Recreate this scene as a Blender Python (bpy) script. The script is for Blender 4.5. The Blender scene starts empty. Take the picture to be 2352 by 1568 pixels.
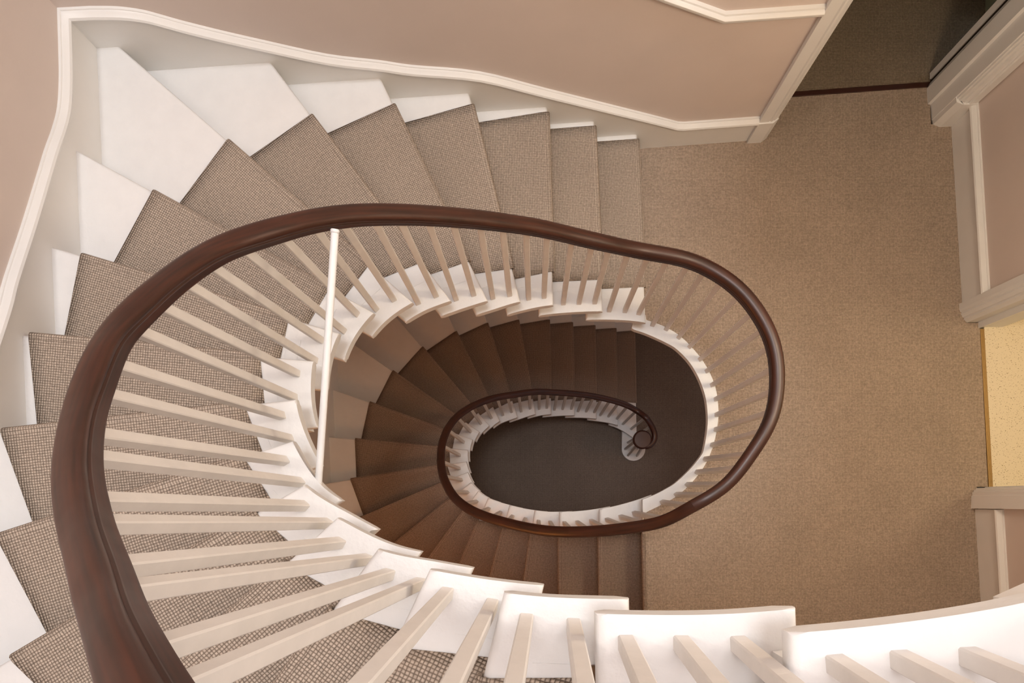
import bpy, bmesh, math, random
from mathutils import Vector
random.seed(7)
C = bpy.context.scene.collection
SC = bpy.context.scene

# ---------------------------------------------------------------- camera, world, light, exposure
# an architectural shift lens looking straight down the stairwell
D = 3.96            # lens height above the middle landing (z = 0)
F = 1568.0          # focal length in pixels of a 2352 wide frame (24 mm)
NU, NV = 1225.0, 1155.0
cam_d = bpy.data.cameras.new('camera'); cam = bpy.data.objects.new('camera', cam_d); C.objects.link(cam)
cam.location = (0, 0, D); cam.rotation_euler = (0, 0, 0)
cam_d.sensor_width = 36; cam_d.lens = 36 * F / 2352
cam_d.shift_x = -(NU - 1176) / 2352; cam_d.shift_y = (NV - 784) / 2352
cam_d.clip_start = 0.02; cam_d.clip_end = 60
SC.camera = cam

w = bpy.data.worlds.new('world'); SC.world = w; w.use_nodes = True
w.node_tree.nodes['Background'].inputs[0].default_value = (0.86, 0.92, 1.0, 1)
w.node_tree.nodes['Background'].inputs[1].default_value = 0.6

def light(name, kind, loc, power, col, size=0.1, sizey=None, rot=(0, 0, 0), spread=None):
    l = bpy.data.lights.new(name, kind); l.energy = power; l.color = col
    if kind == 'AREA':
        l.shape = 'RECTANGLE'; l.size = size; l.size_y = sizey or size
        if spread: l.spread = math.radians(spread)
    else:
        l.shadow_soft_size = size
    o = bpy.data.objects.new(name, l); C.objects.link(o); o.location = loc; o.rotation_euler = rot
    return o
# glazed roof light over the stairwell
light('roof_light_daylight', 'AREA', (-0.35, 0.55, 13.85), 525, (0.93, 0.965, 1.0), 2.6, 2.4)
# unseen daylight panel added high on the right to light the balusters sideways
light('added_side_daylight', 'AREA', (2.45, 0.95, 4.9), 40, (0.97, 0.985, 1.0), 1.1, 1.7, rot=(0, math.radians(78), 0))
# unseen fill lamp added high on the left for the landing balusters
light('well_fill_lamp', 'POINT', (-1.62, 0.35, 5.1), 34, (1.0, 0.93, 0.84), 0.12)
# ceiling lamp over the middle landing, lamp of the tiled room, lamp of the ground hall
light('landing_lamp', 'POINT', (1.75, 0.75, 2.75), 54, (1.0, 0.83, 0.62), 0.2)
light('tiled_room_lamp', 'POINT', (3.55, 0.75, 2.3), 27, (1.0, 0.84, 0.58), 0.15)
light('hall_lamp', 'POINT', (1.9, 0.5, -0.75), 15, (1.0, 0.42, 0.12), 0.15)
light('stair_warm_fill', 'POINT', (-1.45, -0.85, 0.25), 12, (1.0, 0.36, 0.07), 0.1)  # orange fill added out of view to warm the lower left wall and steps
VS = SC.view_settings
VS.view_transform = 'Standard'; VS.look = 'None'; VS.exposure = 0.0; VS.gamma = 1.0; VS.use_curve_mapping = False

# ---------------------------------------------------------------- helpers
def U(u, v, z):
    d = D - z
    return Vector(((u - NU) / F * d, (NV - v) / F * d))

def tag(o, label=None, cat=None, group=None, kind=None):
    if label: o['label'] = label
    if cat: o['category'] = cat
    if group: o['group'] = group
    if kind: o['kind'] = kind
    return o

def thing(name, loc, label, cat, group=None):
    o = bpy.data.objects.new(name, None); C.objects.link(o); o.location = loc
    o.empty_display_size = 0.1
    return tag(o, label, cat, group)

def link_mesh(name, me, mat, parent=None, smooth=False):
    o = bpy.data.objects.new(name, me); C.objects.link(o)
    if mat: me.materials.append(mat)
    if parent is not None:
        o.parent = parent
        o.location = (-parent.location[0], -parent.location[1], -parent.location[2])
    if smooth:
        for p in me.polygons: p.use_smooth = True
    return o

def clean(poly, eps=1e-4):
    out = []
    for p in poly:
        p = Vector((p[0], p[1]))
        if not out or (p - out[-1]).length > eps: out.append(p)
    if (out[0] - out[-1]).length < eps: out.pop()
    a = sum(out[i].x * out[(i + 1) % len(out)].y - out[(i + 1) % len(out)].x * out[i].y for i in range(len(out)))
    if a < 0: out.reverse()
    return out

def bm_slab(bm, poly, z1, z0, bevel=0.0, seg=3, bottom=True):
    poly = clean(poly); n = len(poly)
    b = [bm.verts.new((p.x, p.y, z0)) for p in poly]
    t = [bm.verts.new((p.x, p.y, z1)) for p in poly]
    ft = bm.faces.new(t); fb = bm.faces.new(list(reversed(b)))
    for i in range(n):
        bm.faces.new((b[i], b[(i + 1) % n], t[(i + 1) % n], t[i]))
    if bevel > 0:
        es = set(ft.edges) | (set(fb.edges) if bottom else set())
        bmesh.ops.bevel(bm, geom=list(es), offset=bevel, segments=seg, affect='EDGES', profile=0.5, clamp_overlap=True)

def slab(name, poly, z1, z0, mat, parent=None, bevel=0.0, seg=3, bottom=True, smooth=False):
    bm = bmesh.new(); bm_slab(bm, poly, z1, z0, bevel, seg, bottom)
    me = bpy.data.meshes.new(name); bm.to_mesh(me); bm.free()
    o = link_mesh(name, me, mat, parent)
    if smooth:
        for p in me.polygons: p.use_smooth = True
        me.set_sharp_from_angle(angle=math.radians(35))
    return o

def box(name, x0, x1, y0, y1, z0, z1, mat, parent=None, bevel=0.0):
    return slab(name, [(x0, y0), (x1, y0), (x1, y1), (x0, y1)], z1, z0, mat, parent, bevel, 2)

def catmull(pts, n=8, closed=False):
    out = []; m = len(pts)
    for i in range(m - 1):
        p0 = pts[max(i - 1, 0)]; p1 = pts[i]; p2 = pts[i + 1]; p3 = pts[min(i + 2, m - 1)]
        if i == 0: p0 = p1 * 2 - p2
        if i == m - 2: p3 = p2 * 2 - p1
        for j in range(n):
            t = j / n
            out.append(0.5 * ((2 * p1) + (p2 - p0) * t + (2 * p0 - 5 * p1 + 4 * p2 - p3) * t * t + (3 * p1 - p0 - 3 * p2 + p3) * t ** 3))
    out.append(pts[-1].copy())
    return out

def sweep(name, path, prof, mat, parent=None, flip=1, smooth=True, caps=True):
    """prof: list of (side, up); side is measured to the left of the direction of travel in plan."""
    n = len(path); m = len(prof); vs = []; fs = []; uvs = []
    L = 0
    for i in range(n):
        a = path[max(i - 1, 0)]; b = path[min(i + 1, n - 1)]
        if i: L += (path[i] - path[i - 1]).length
        t = Vector((b.x - a.x, b.y - a.y, 0)).normalized()
        s = Vector((-t.y, t.x, 0)) * flip
        k = 1.0
        if 0 < i < n - 1:
            t1 = Vector((path[i].x - a.x, path[i].y - a.y, 0)); t2 = Vector((b.x - path[i].x, b.y - path[i].y, 0))
            if t1.length > 1e-6 and t2.length > 1e-6:
                c = t1.normalized().dot(t2.normalized()); k = 1 / max(math.sqrt((1 + c) / 2), 0.5)
                t = (t1.normalized() + t2.normalized()).normalized(); s = Vector((-t.y, t.x, 0)) * flip
        for (x, y) in prof:
            p = path[i] + s * x * k; vs.append((p.x, p.y, p.z + y))
    per = [0]
    for j in range(m): per.append(per[-1] + math.dist(prof[j], prof[(j + 1) % m]))
    fuv = []
    acc = [0]
    for i in range(1, n): acc.append(acc[-1] + (path[i] - path[i - 1]).length)
    for i in range(n - 1):
        for j in range(m):
            k = (j + 1) % m
            f = (i * m + j, i * m + k, (i + 1) * m + k, (i + 1) * m + j)
            u = ((per[j], acc[i]), (per[j + 1], acc[i]), (per[j + 1], acc[i + 1]), (per[j], acc[i + 1]))
            fs.append(f); fuv.append(u)
    if caps:
        fs.append(tuple(range(m))); fuv.append([(0, 0)] * m)
        fs.append(tuple(reversed(range((n - 1) * m, n * m)))); fuv.append([(0, 0)] * m)
    me = bpy.data.meshes.new(name); me.from_pydata(vs, [], fs)
    uvl = me.uv_layers.new(name='UVMap')
    for p, u in zip(me.polygons, fuv):
        for li, q in zip(p.loop_indices, u): uvl.data[li].uv = q
    bm = bmesh.new(); bm.from_mesh(me); bmesh.ops.recalc_face_normals(bm, faces=bm.faces); bm.to_mesh(me); bm.free()
    o = link_mesh(name, me, mat, parent)
    if smooth:
        for p in me.polygons: p.use_smooth = True
        me.set_sharp_from_angle(angle=math.radians(40))
    return o

# ---------------------------------------------------------------- materials
def nmat(name):
    m = bpy.data.materials.new(name); m.use_nodes = True
    nt = m.node_tree; b = nt.nodes['Principled BSDF']
    return m, nt, b
def N(nt, t, **kw):
    n = nt.nodes.new(t)
    for k, v in kw.items(): setattr(n, k, v)
    return n
def ramp(nt, a, b, ca, cb):
    r = N(nt, 'ShaderNodeValToRGB'); e = r.color_ramp.elements
    e[0].position = a; e[1].position = b; e[0].color = (*ca, 1); e[1].color = (*cb, 1)
    return r

def mat_paint(name, col, rough=0.4, bump=0.15, var=0.04, scale=9):
    m, nt, b = nmat(name)
    tc = N(nt, 'ShaderNodeTexCoord')
    n1 = N(nt, 'ShaderNodeTexNoise'); n1.inputs['Scale'].default_value = scale; n1.inputs['Detail'].default_value = 5
    nt.links.new(tc.outputs['Object'], n1.inputs['Vector'])
    c2 = tuple(c * (1 - var) for c in col)
    r = ramp(nt, 0.35, 0.65, c2, col)
    nt.links.new(n1.outputs['Fac'], r.inputs['Fac']); nt.links.new(r.outputs['Color'], b.inputs['Base Color'])
    n2 = N(nt, 'ShaderNodeTexNoise'); n2.inputs['Scale'].default_value = 60; n2.inputs['Detail'].default_value = 3
    nt.links.new(tc.outputs['Object'], n2.inputs['Vector'])
    bp = N(nt, 'ShaderNodeBump'); bp.inputs['Strength'].default_value = bump; bp.inputs['Distance'].default_value = 0.004
    nt.links.new(n2.outputs['Fac'], bp.inputs['Height']); nt.links.new(bp.outputs['Normal'], b.inputs['Normal'])
    b.inputs['Roughness'].default_value = rough
    b.inputs['Specular IOR Level'].default_value = 0.35
    return m

def mat_carpet(name, light_c, dark_c, cell=0.0085, bump=0.8, use_uv=True, offset=0.5):
    """woven loops in a grid: a loop is bright, the gaps between loops dark"""
    m, nt, b = nmat(name)
    tc = N(nt, 'ShaderNodeTexCoord'); src = tc.outputs['UV' if use_uv else 'Object']
    nz = N(nt, 'ShaderNodeTexNoise'); nz.inputs['Scale'].default_value = 45; nz.inputs['Detail'].default_value = 2
    nt.links.new(src, nz.inputs['Vector'])
    mixv = N(nt, 'ShaderNodeVectorMath', operation='MULTIPLY_ADD')
    nt.links.new(nz.outputs['Color'], mixv.inputs[0]); mixv.inputs[1].default_value = (0.004, 0.004, 0.0); nt.links.new(src, mixv.inputs[2])
    sp = N(nt, 'ShaderNodeSeparateXYZ'); nt.links.new(mixv.outputs[0], sp.inputs[0])
    outs = []
    for ax in ('X', 'Y'):
        mu = N(nt, 'ShaderNodeMath', operation='MULTIPLY'); nt.links.new(sp.outputs[ax], mu.inputs[0]); mu.inputs[1].default_value = math.pi / cell
        s = N(nt, 'ShaderNodeMath', operation='SINE'); nt.links.new(mu.outputs[0], s.inputs[0])
        a = N(nt, 'ShaderNodeMath', operation='ABSOLUTE'); nt.links.new(s.outputs[0], a.inputs[0])
        pw = N(nt, 'ShaderNodeMath', operation='POWER'); nt.links.new(a.outputs[0], pw.inputs[0]); pw.inputs[1].default_value = 0.55
        outs.append(pw)
    pr = N(nt, 'ShaderNodeMath', operation='MULTIPLY'); nt.links.new(outs[0].outputs[0], pr.inputs[0]); nt.links.new(outs[1].outputs[0], pr.inputs[1])
    # yarn to yarn variation
    fine = N(nt, 'ShaderNodeTexNoise'); fine.inputs['Scale'].default_value = 95; fine.inputs['Detail'].default_value = 4
    nt.links.new(src, fine.inputs['Vector'])
    big = N(nt, 'ShaderNodeTexNoise'); big.inputs['Scale'].default_value = 3.2; big.inputs['Detail'].default_value = 4
    nt.links.new(src, big.inputs['Vector'])
    r = ramp(nt, 0.12, 0.92, dark_c, light_c); nt.links.new(pr.outputs[0], r.inputs['Fac'])
    mr = N(nt, 'ShaderNodeMapRange'); mr.inputs['From Min'].default_value = 0.3; mr.inputs['From Max'].default_value = 0.7; mr.inputs['To Min'].default_value = 0.80; mr.inputs['To Max'].default_value = 1.18
    nt.links.new(fine.outputs['Fac'], mr.inputs['Value'])
    mr2 = N(nt, 'ShaderNodeMapRange'); mr2.inputs['From Min'].default_value = 0.3; mr2.inputs['From Max'].default_value = 0.7; mr2.inputs['To Min'].default_value = 0.95; mr2.inputs['To Max'].default_value = 1.05
    nt.links.new(big.outputs['Fac'], mr2.inputs['Value'])
    mm = N(nt, 'ShaderNodeMath', operation='MULTIPLY'); nt.links.new(mr.outputs[0], mm.inputs[0]); nt.links.new(mr2.outputs[0], mm.inputs[1])
    sc = N(nt, 'ShaderNodeVectorMath', operation='SCALE'); nt.links.new(r.outputs['Color'], sc.inputs[0]); nt.links.new(mm.outputs[0], sc.inputs['Scale'])
    nt.links.new(sc.outputs[0], b.inputs['Base Color'])
    bp = N(nt, 'ShaderNodeBump'); bp.inputs['Strength'].default_value = bump; bp.inputs['Distance'].default_value = 0.003
    nt.links.new(pr.outputs[0], bp.inputs['Height']); nt.links.new(bp.outputs['Normal'], b.inputs['Normal'])
    b.inputs['Roughness'].default_value = 0.95; b.inputs['Specular IOR Level'].default_value = 0.1
    return m

def mat_wood(name):
    m, nt, b = nmat(name)
    tc = N(nt, 'ShaderNodeTexCoord')
    mp = N(nt, 'ShaderNodeMapping'); mp.inputs['Scale'].default_value = (60, 3, 1); nt.links.new(tc.outputs['UV'], mp.inputs['Vector'])
    n1 = N(nt, 'ShaderNodeTexNoise'); n1.inputs['Scale'].default_value = 1.6; n1.inputs['Detail'].default_value = 6; nt.links.new(mp.outputs[0], n1.inputs['Vector'])
    r = ramp(nt, 0.3, 0.75, (0.022, 0.007, 0.004), (0.072, 0.019, 0.009)); nt.links.new(n1.outputs['Fac'], r.inputs['Fac'])
    nt.links.new(r.outputs['Color'], b.inputs['Base Color'])
    n2 = N(nt, 'ShaderNodeTexNoise'); n2.inputs['Scale'].default_value = 14; nt.links.new(tc.outputs['Object'], n2.inputs['Vector'])
    mr = N(nt, 'ShaderNodeMapRange'); mr.inputs['To Min'].default_value = 0.34; mr.inputs['To Max'].default_value = 0.50; nt.links.new(n2.outputs['Fac'], mr.inputs['Value'])
    nt.links.new(mr.outputs[0], b.inputs['Roughness'])
    b.inputs['Coat Weight'].default_value = 0.1; b.inputs['Coat Roughness'].default_value = 0.25
    return m

def mat_speckle(name):
    m, nt, b = nmat(name)
    tc = N(nt, 'ShaderNodeTexCoord')
    mp = N(nt, 'ShaderNodeMapping'); mp.inputs['Scale'].default_value = (1, 1.6, 1); nt.links.new(tc.outputs['Object'], mp.inputs['Vector'])
    v = N(nt, 'ShaderNodeTexNoise'); v.inputs['Scale'].default_value = 120; v.inputs['Detail'].default_value = 1
    nt.links.new(mp.outputs[0], v.inputs['Vector'])
    r = ramp(nt, 0.30, 0.37, (0.36, 0.27, 0.15), (0.78, 0.68, 0.50)); nt.links.new(v.outputs['Fac'], r.inputs['Fac'])
    nt.links.new(r.outputs['Color'], b.inputs['Base Color']); b.inputs['Roughness'].default_value = 0.45
    return m

def mat_metal(name, col, rough=0.35):
    m, nt, b = nmat(name)
    n = N(nt, 'ShaderNodeTexNoise'); n.inputs['Scale'].default_value = 40
    r = ramp(nt, 0.3, 0.7, tuple(c * 0.7 for c in col), col); nt.links.new(n.outputs['Fac'], r.inputs['Fac'])
    nt.links.new(r.outputs['Color'], b.inputs['Base Color']); b.inputs['Metallic'].default_value = 0.9; b.inputs['Roughness'].default_value = rough
    return m

M_WHITE = mat_paint('white_gloss_paint', (0.81, 0.805, 0.80), 0.38, 0.3, 0.03, 14)
M_TRIM = mat_paint('white_satin_paint', (0.82, 0.815, 0.80), 0.4, 0.06, 0.02)
M_BAL = mat_paint('pale_baluster_paint', (0.78, 0.75, 0.715), 0.42, 0.2, 0.05, 20)
M_WALL = mat_paint('dusty_pink_wall_paint', (0.715, 0.62, 0.57), 0.65, 0.08, 0.04, 3)
M_CREAM = mat_paint('cream_wall_paint', (0.72, 0.62, 0.42), 0.7, 0.06, 0.03, 3)
M_GREEN = mat_paint('grey_green_wall_paint', (0.30, 0.33, 0.24), 0.7, 0.06, 0.03, 3)
M_CEIL = mat_paint('ceiling_paint', (0.78, 0.75, 0.71), 0.8, 0.03, 0.02, 3)
M_CARPET = mat_carpet('beige_looped_carpet', (0.535, 0.445, 0.365), (0.21, 0.16, 0.125))
M_CARPET_F = mat_carpet('beige_looped_floor_carpet', (0.57, 0.455, 0.365), (0.225, 0.168, 0.126), use_uv=False)
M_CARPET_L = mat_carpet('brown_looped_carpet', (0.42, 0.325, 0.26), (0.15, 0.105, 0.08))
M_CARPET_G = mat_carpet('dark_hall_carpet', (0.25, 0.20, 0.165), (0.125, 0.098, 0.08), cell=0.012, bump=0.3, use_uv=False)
M_CARPET_H = mat_carpet('brown_looped_room_carpet', (0.36, 0.28, 0.20), (0.12, 0.088, 0.06), use_uv=False)
M_WOOD = mat_wood('dark_polished_mahogany')
M_THRESH = mat_wood('dark_oak')
M_BRASS = mat_metal('brass', (0.40, 0.26, 0.11), 0.55)
M_BRONZE = mat_metal('dull_bronze', (0.20, 0.12, 0.07), 0.45)
M_SPECK = mat_speckle('speckled_yellow_floor')
M_DARK = mat_paint('door_gap_shade', (0.02, 0.014, 0.01), 0.6, 0.0)

# ---------------------------------------------------------------- plan of the two flights
R1 = 0.163          # riser of the upper flight
R2 = 0.186          # riser of the lower flight
WT = 0.02           # skirting thickness
# wall planes (plan): far wall and left wall, faces of the plaster
def far_y(x): return 1.895 + 0.0728 * (x + 1.80)
def left_x(y): return -1.822 - 0.046 * (y - 1.895)
Y_NEAR = -1.22
def right_x(y): return 2.44 + 0.062 * (2.18 - y)

UP = {1: (1484, 741), 2: (1384.6, 714.6), 3: (1271, 700), 4: (1195, 692), 5: (1120, 690), 6: (1035.6, 690), 7: (948, 694), 8: (858.4, 717.5), 9: (778.6, 764), 10: (718.8, 828), 11: (678.6, 915.8), 12: (671, 1012), 13: (696.8, 1112), 14: (773.3, 1188.7), 15: (866, 1261), 16: (985.8, 1308), 17: (1157, 1361), 18: (1368, 1409), 19: (1815, 1454)}
LO_L = [(1475.6, 1147), (1376.5, 1169), (1284.5, 1175.7), (1227.8, 1171.8), (1169.9, 1159.7), (1120.5, 1143.1), (1098.1, 1127), (1081.5, 1106.9), (1074, 1083.4), (1071.2, 1059.3), (1074.6, 1032.8), (1085.5, 1009.1), (1101.6, 991.3), (1124, 977.6), (1148.6, 966.7), (1188.8, 958), (1230.7, 950.6), (1266.5, 950.7), (1320, 953.5), (1370.7, 961.6), (1419.7, 977.3)]
ZU = lambda k: k * R1
ZL = lambda k: (k - 20) * R2
PU = {k: U(*p, ZU(k)) for k, p in UP.items()}
PU[20] = Vector((0.60, -0.130)); PU[21] = Vector((0.86, -0.06)); PU[0] = Vector((0.84, 0.93))
PL = {20 - i: U(*p, ZL(20 - i)) for i, p in enumerate(LO_L)}
PL[-1] = U(1463, 1013, ZL(-1)); PL[21] = Vector((0.86, 0.11)); PL[-2] = Vector((1.30, 0.52))
# direction of each nosing line, given by a second point on it
NU2 = {1: (1464, 307), 2: (1365, 276), 3: (1257, 243), 4: (1078, 214), 5: (876, 183), 6: (627, 150), 7: (280, 112), 8: (177, 345), 9: (115, 565), 10: (52, 768), 11: (5, 990), 12: (-5, 1232), 13: (28, 1510)}
DU = {k: (U(*p, ZU(k)) - PU[k]).normalized() for k, p in NU2.items()}
for k, (a, b) in {14: (1, .90), 15: (1, 1.35), 16: (1, 2.1), 17: (1, 4.1), 18: (-0.02, 1), 19: (-0.03, 1), 20: (-0.03, 1)}.items():
    DU[k] = -Vector((a if k < 18 else a, b)).normalized()
NL2 = {-1: (1459, 759), 0: (1413.8, 753.5), 1: (1365.6, 747), 2: (1314, 740), 3: (1260.8, 734), 4: (1190, 734.4), 5: (1118.7, 741.7), 6: (1047, 761), 7: (969.5, 797), 8: (901.6, 852), 9: (849, 924), 10: (816, 1008.6), 11: (805.8, 1100.7), 12: (824, 1191), 13: (902, 1251), 14: (982, 1286), 15: (1054, 1302), 16: (1126, 1328), 17: (1203.7, 1342), 18: (1286, 1373), 19: (1378.6, 1378), 20: (1481.6, 1407)}
DL = {k: (U(*p, ZL(k)) - PL[k]).normalized() for k, p in NL2.items()}
DL[-1] = (U(1459, 759, ZL(-1)) - U(1463, 925, ZL(-1))).normalized()

def to_wall(p, d, inset=0.0):
    """first wall hit by the ray p + t d"""
    best = None
    # far wall
    den = d.y - 0.0728 * d.x
    if den > 1e-6:
        t = (far_y(p.x) - inset - p.y) / den
        if t > 0: best = t if best is None else min(best, t)
    den = d.x + 0.046 * d.y
    if den < -1e-6:
        t = (left_x(p.y) + inset - p.x) / den
        if t > 0: best = t if best is None else min(best, t)
    if d.y < -1e-6:
        t = (Y_NEAR + inset - p.y) / d.y
        if t > 0: best = t if best is None else min(best, t)
    return best
CORN_FAR = Vector((left_x(1.885), 0)); CORN_FAR.y = far_y(CORN_FAR.x)
CORN_NEAR = Vector((left_x(Y_NEAR), Y_NEAR))
def side(q):
    if abs(q.y - far_y(q.x)) < 0.03: return 'far'
    if abs(q.y - Y_NEAR) < 0.03: return 'near'
    return 'left'
def wall_between(q0, q1):
    s0, s1 = side(q0), side(q1); out = []
    if s0 == 'far' and s1 == 'left': out.append(CORN_FAR)
    if s0 == 'left' and s1 == 'near': out.append(CORN_NEAR)
    if s0 == 'far' and s1 == 'near': out += [CORN_FAR, CORN_NEAR]
    return out

class Flight:
    def __init__(s, P, Dr, Z, k0, k1, R, ext):
        s.P, s.D, s.Z, s.k0, s.k1, s.R, s.ext = P, Dr, Z, k0, k1, R, ext
        ks = sorted(P); s.kmin = ks[0]; s.ks = ks
        s.n = 12
        s.c = catmull([P[k] for k in ks], s.n)
        s.Q = {k: P[k] + Dr[k] * to_wall(P[k], Dr[k]) for k in Dr}
    def at(s, k):
        """point of the edge curve at real parameter k"""
        x = (k - s.kmin) * s.n; x = max(0, min(x, len(s.c) - 1.001)); i = int(x); f = x - i
        return s.c[i].lerp(s.c[i + 1], f)
    def nrm(s, k):
        a = s.at(k - 0.12); b = s.at(k + 0.12); t = (b - a).normalized()
        return Vector((t.y, -t.x))          # away from the well
    def off(s, k, o): return s.at(k) + s.nrm(k) * o
    def kext(s, k):
        """parameter reached a distance ext past nosing k"""
        x = k; L = 0; p = s.at(x)
        while L < s.ext:
            x += 0.02; q = s.at(x); L += (q - p).length; p = q
            if x > s.ks[-1]: break
        return x
UF = Flight(PU, DU, ZU, 1, 19, R1, 0.072)
LF = Flight(PL, DL, ZL, -1, 19, R2, 0.09)

def line_x(p, d, q, e):
    """intersection of p+t d and q+s e"""
    den = d.x * e.y - d.y * e.x
    t = ((q.x - p.x) * e.y - (q.y - p.y) * e.x) / den
    return p + d * t

def build_flight(fl, name, label, cat, kfirst, klast):
    root = thing(name, (fl.P[kfirst].x, fl.P[kfirst].y, fl.Z(kfirst) - fl.R), label, cat)
    for k in range(kfirst, klast + 1):
        z = fl.Z(k); ke = fl.kext(k + 1)
        P, Q = fl.P[k], fl.Q[k]
        Pn, Qn, dn = fl.P[k + 1], fl.Q[k + 1], fl.D[k + 1]
        inner = [fl.at(k + (ke - k) * i / 14) for i in range(15)]; inner[0] = P
        shift = inner[-1] - Pn
        back = Qn + shift
        tb = to_wall(inner[-1], dn); back = inner[-1] + dn * tb
        poly = inner + [back] + list(reversed(wall_between(Q, back))) + [Q]
        slab('tread', poly, z, z - 0.044, M_WHITE, root, 0.017, 4, smooth=True)
        # riser block, set back from the nosing and from the return
        nb = (inner[1] - inner[0]).normalized()
        d = fl.D[k]
        a = P + nb * 0.032; inn = [line_x(a, d, fl.off(k + .2, 0.06), (fl.at(k + .4) - fl.at(k)).normalized())]
        for i in range(1, 11):
            kk = k + (ke - 0.0 - k) * (0.12 + 0.80 * i / 10)
            if i == 1 and (fl.off(kk, 0.06) - inn[0]).length < 0.02: continue
            inn.append(fl.off(kk, 0.06))
        b0 = inn[-1]; tb2 = to_wall(b0, dn); bb = b0 + dn * tb2
        ta = to_wall(a, d); qa = a + d * ta
        poly = inn + [bb] + list(reversed(wall_between(qa, bb))) + [qa]
        zb = z - fl.R - 0.004
        slab('riser', poly, z - 0.04, zb, M_WHITE, root)
    return root

up_stair = build_flight(UF, 'staircase', 'white painted stone staircase curving from the middle landing up towards the camera', 'staircase', 1, 19)
lo_stair = build_flight(LF, 'staircase', 'white painted stone staircase deep in the well, winding up from the dark hall', 'staircase', -1, 19)

# filled patches in the inner ends of the upper treads
for k in range(1, 19):
    z = UF.Z(k); ke = k + 1
    p = UF.off(ke - 0.04, 0.115); t = (UF.at(ke) - UF.at(ke - 0.3)).normalized(); n = UF.nrm(ke - .15)
    a = p - t * 0.085
    slab('patch', [a, p + t * 0.02, p + t * 0.02 + n * 0.045, a + n * 0.045], z + 0.0018, z - 0.003, M_WHITE, up_stair)

# curtail plinth under the scroll
pc = U(1455, 1031, -4.03); r = 0.137
pl = [Vector((pc.x + r * math.cos(t), pc.y + r * math.sin(t))) for t in [math.pi * (1 + i / 24) for i in range(25)]]
pl += [Vector((pc.x + r, 0.70)), Vector((pc.x - r, 0.87))]
slab('plinth', pl, -4.02, ZL(-2), M_WHITE, lo_stair, 0.008, 2, smooth=True)

# ---------------------------------------------------------------- carpets of the flights
def px_a(fl, k, u, v, z): return (U(u, v, z) - fl.P[k]).dot(fl.D[k])
AU = {}; BU = {}
for k, p in {1: (1481, 659), 2: (1384, 642), 3: (1273, 624), 4: (1183, 615), 5: (1078, 599), 6: (971, 599)}.items(): AU[k] = px_a(UF, k, *p, ZU(k))
for k, p in {7: (876, 630), 8: (790.5, 678), 9: (703.5, 740), 10: (641.6, 822.4), 11: (607.8, 925.4), 12: (605, 1035.4), 13: (623, 1142)}.items(): AU[k] = px_a(UF, k, *p, ZU(k - 1))
for k in range(14, 21): AU[k] = 0.165
AU[17] = 0.15; AU[18] = AU[19] = 0.137
for k, p in {1: (1465, 320), 2: (1368, 290), 3: (1260, 258), 4: (1086, 240), 5: (908, 238), 6: (718, 262), 7: (525, 321), 8: (355, 435), 9: (190, 580), 10: (70, 765), 11: (5, 985), 12: (-5, 1228), 13: (28, 1510)}.items(): BU[k] = px_a(UF, k, *p, ZU(k))
for k in range(14, 21): BU[k] = 0.92
AL = {}; BL = {}
for k, p in {-1: (1462.9, 925), 1: (1371, 918.8), 2: (1319, 916), 3: (1265.6, 914), 4: (1224.4, 915.6), 5: (1177.9, 920), 6: (1132.6, 934.5), 7: (1098, 948.3), 8: (1070, 969), 9: (1046.5, 995.4), 10: (1032.7, 1029), 11: (1027, 1065.6), 12: (1031.6, 1102), 16: (1157, 1206.7), 17: (1219, 1218.7), 18: (1282.6, 1227), 19: (1370, 1229), 20: (1467.8, 1225.5)}.items(): AL[k] = px_a(LF, k, *p, ZL(k))
AL[0] = (AL[1] + AL[-1]) / 2 - 0.02; AL[13] = AL[14] = AL[15] = 0.17
for k in range(-1, 13): BL[k] = px_a(LF, k, *NL2[k], ZL(k))
for k in range(13, 21): BL[k] = 1.02

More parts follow.
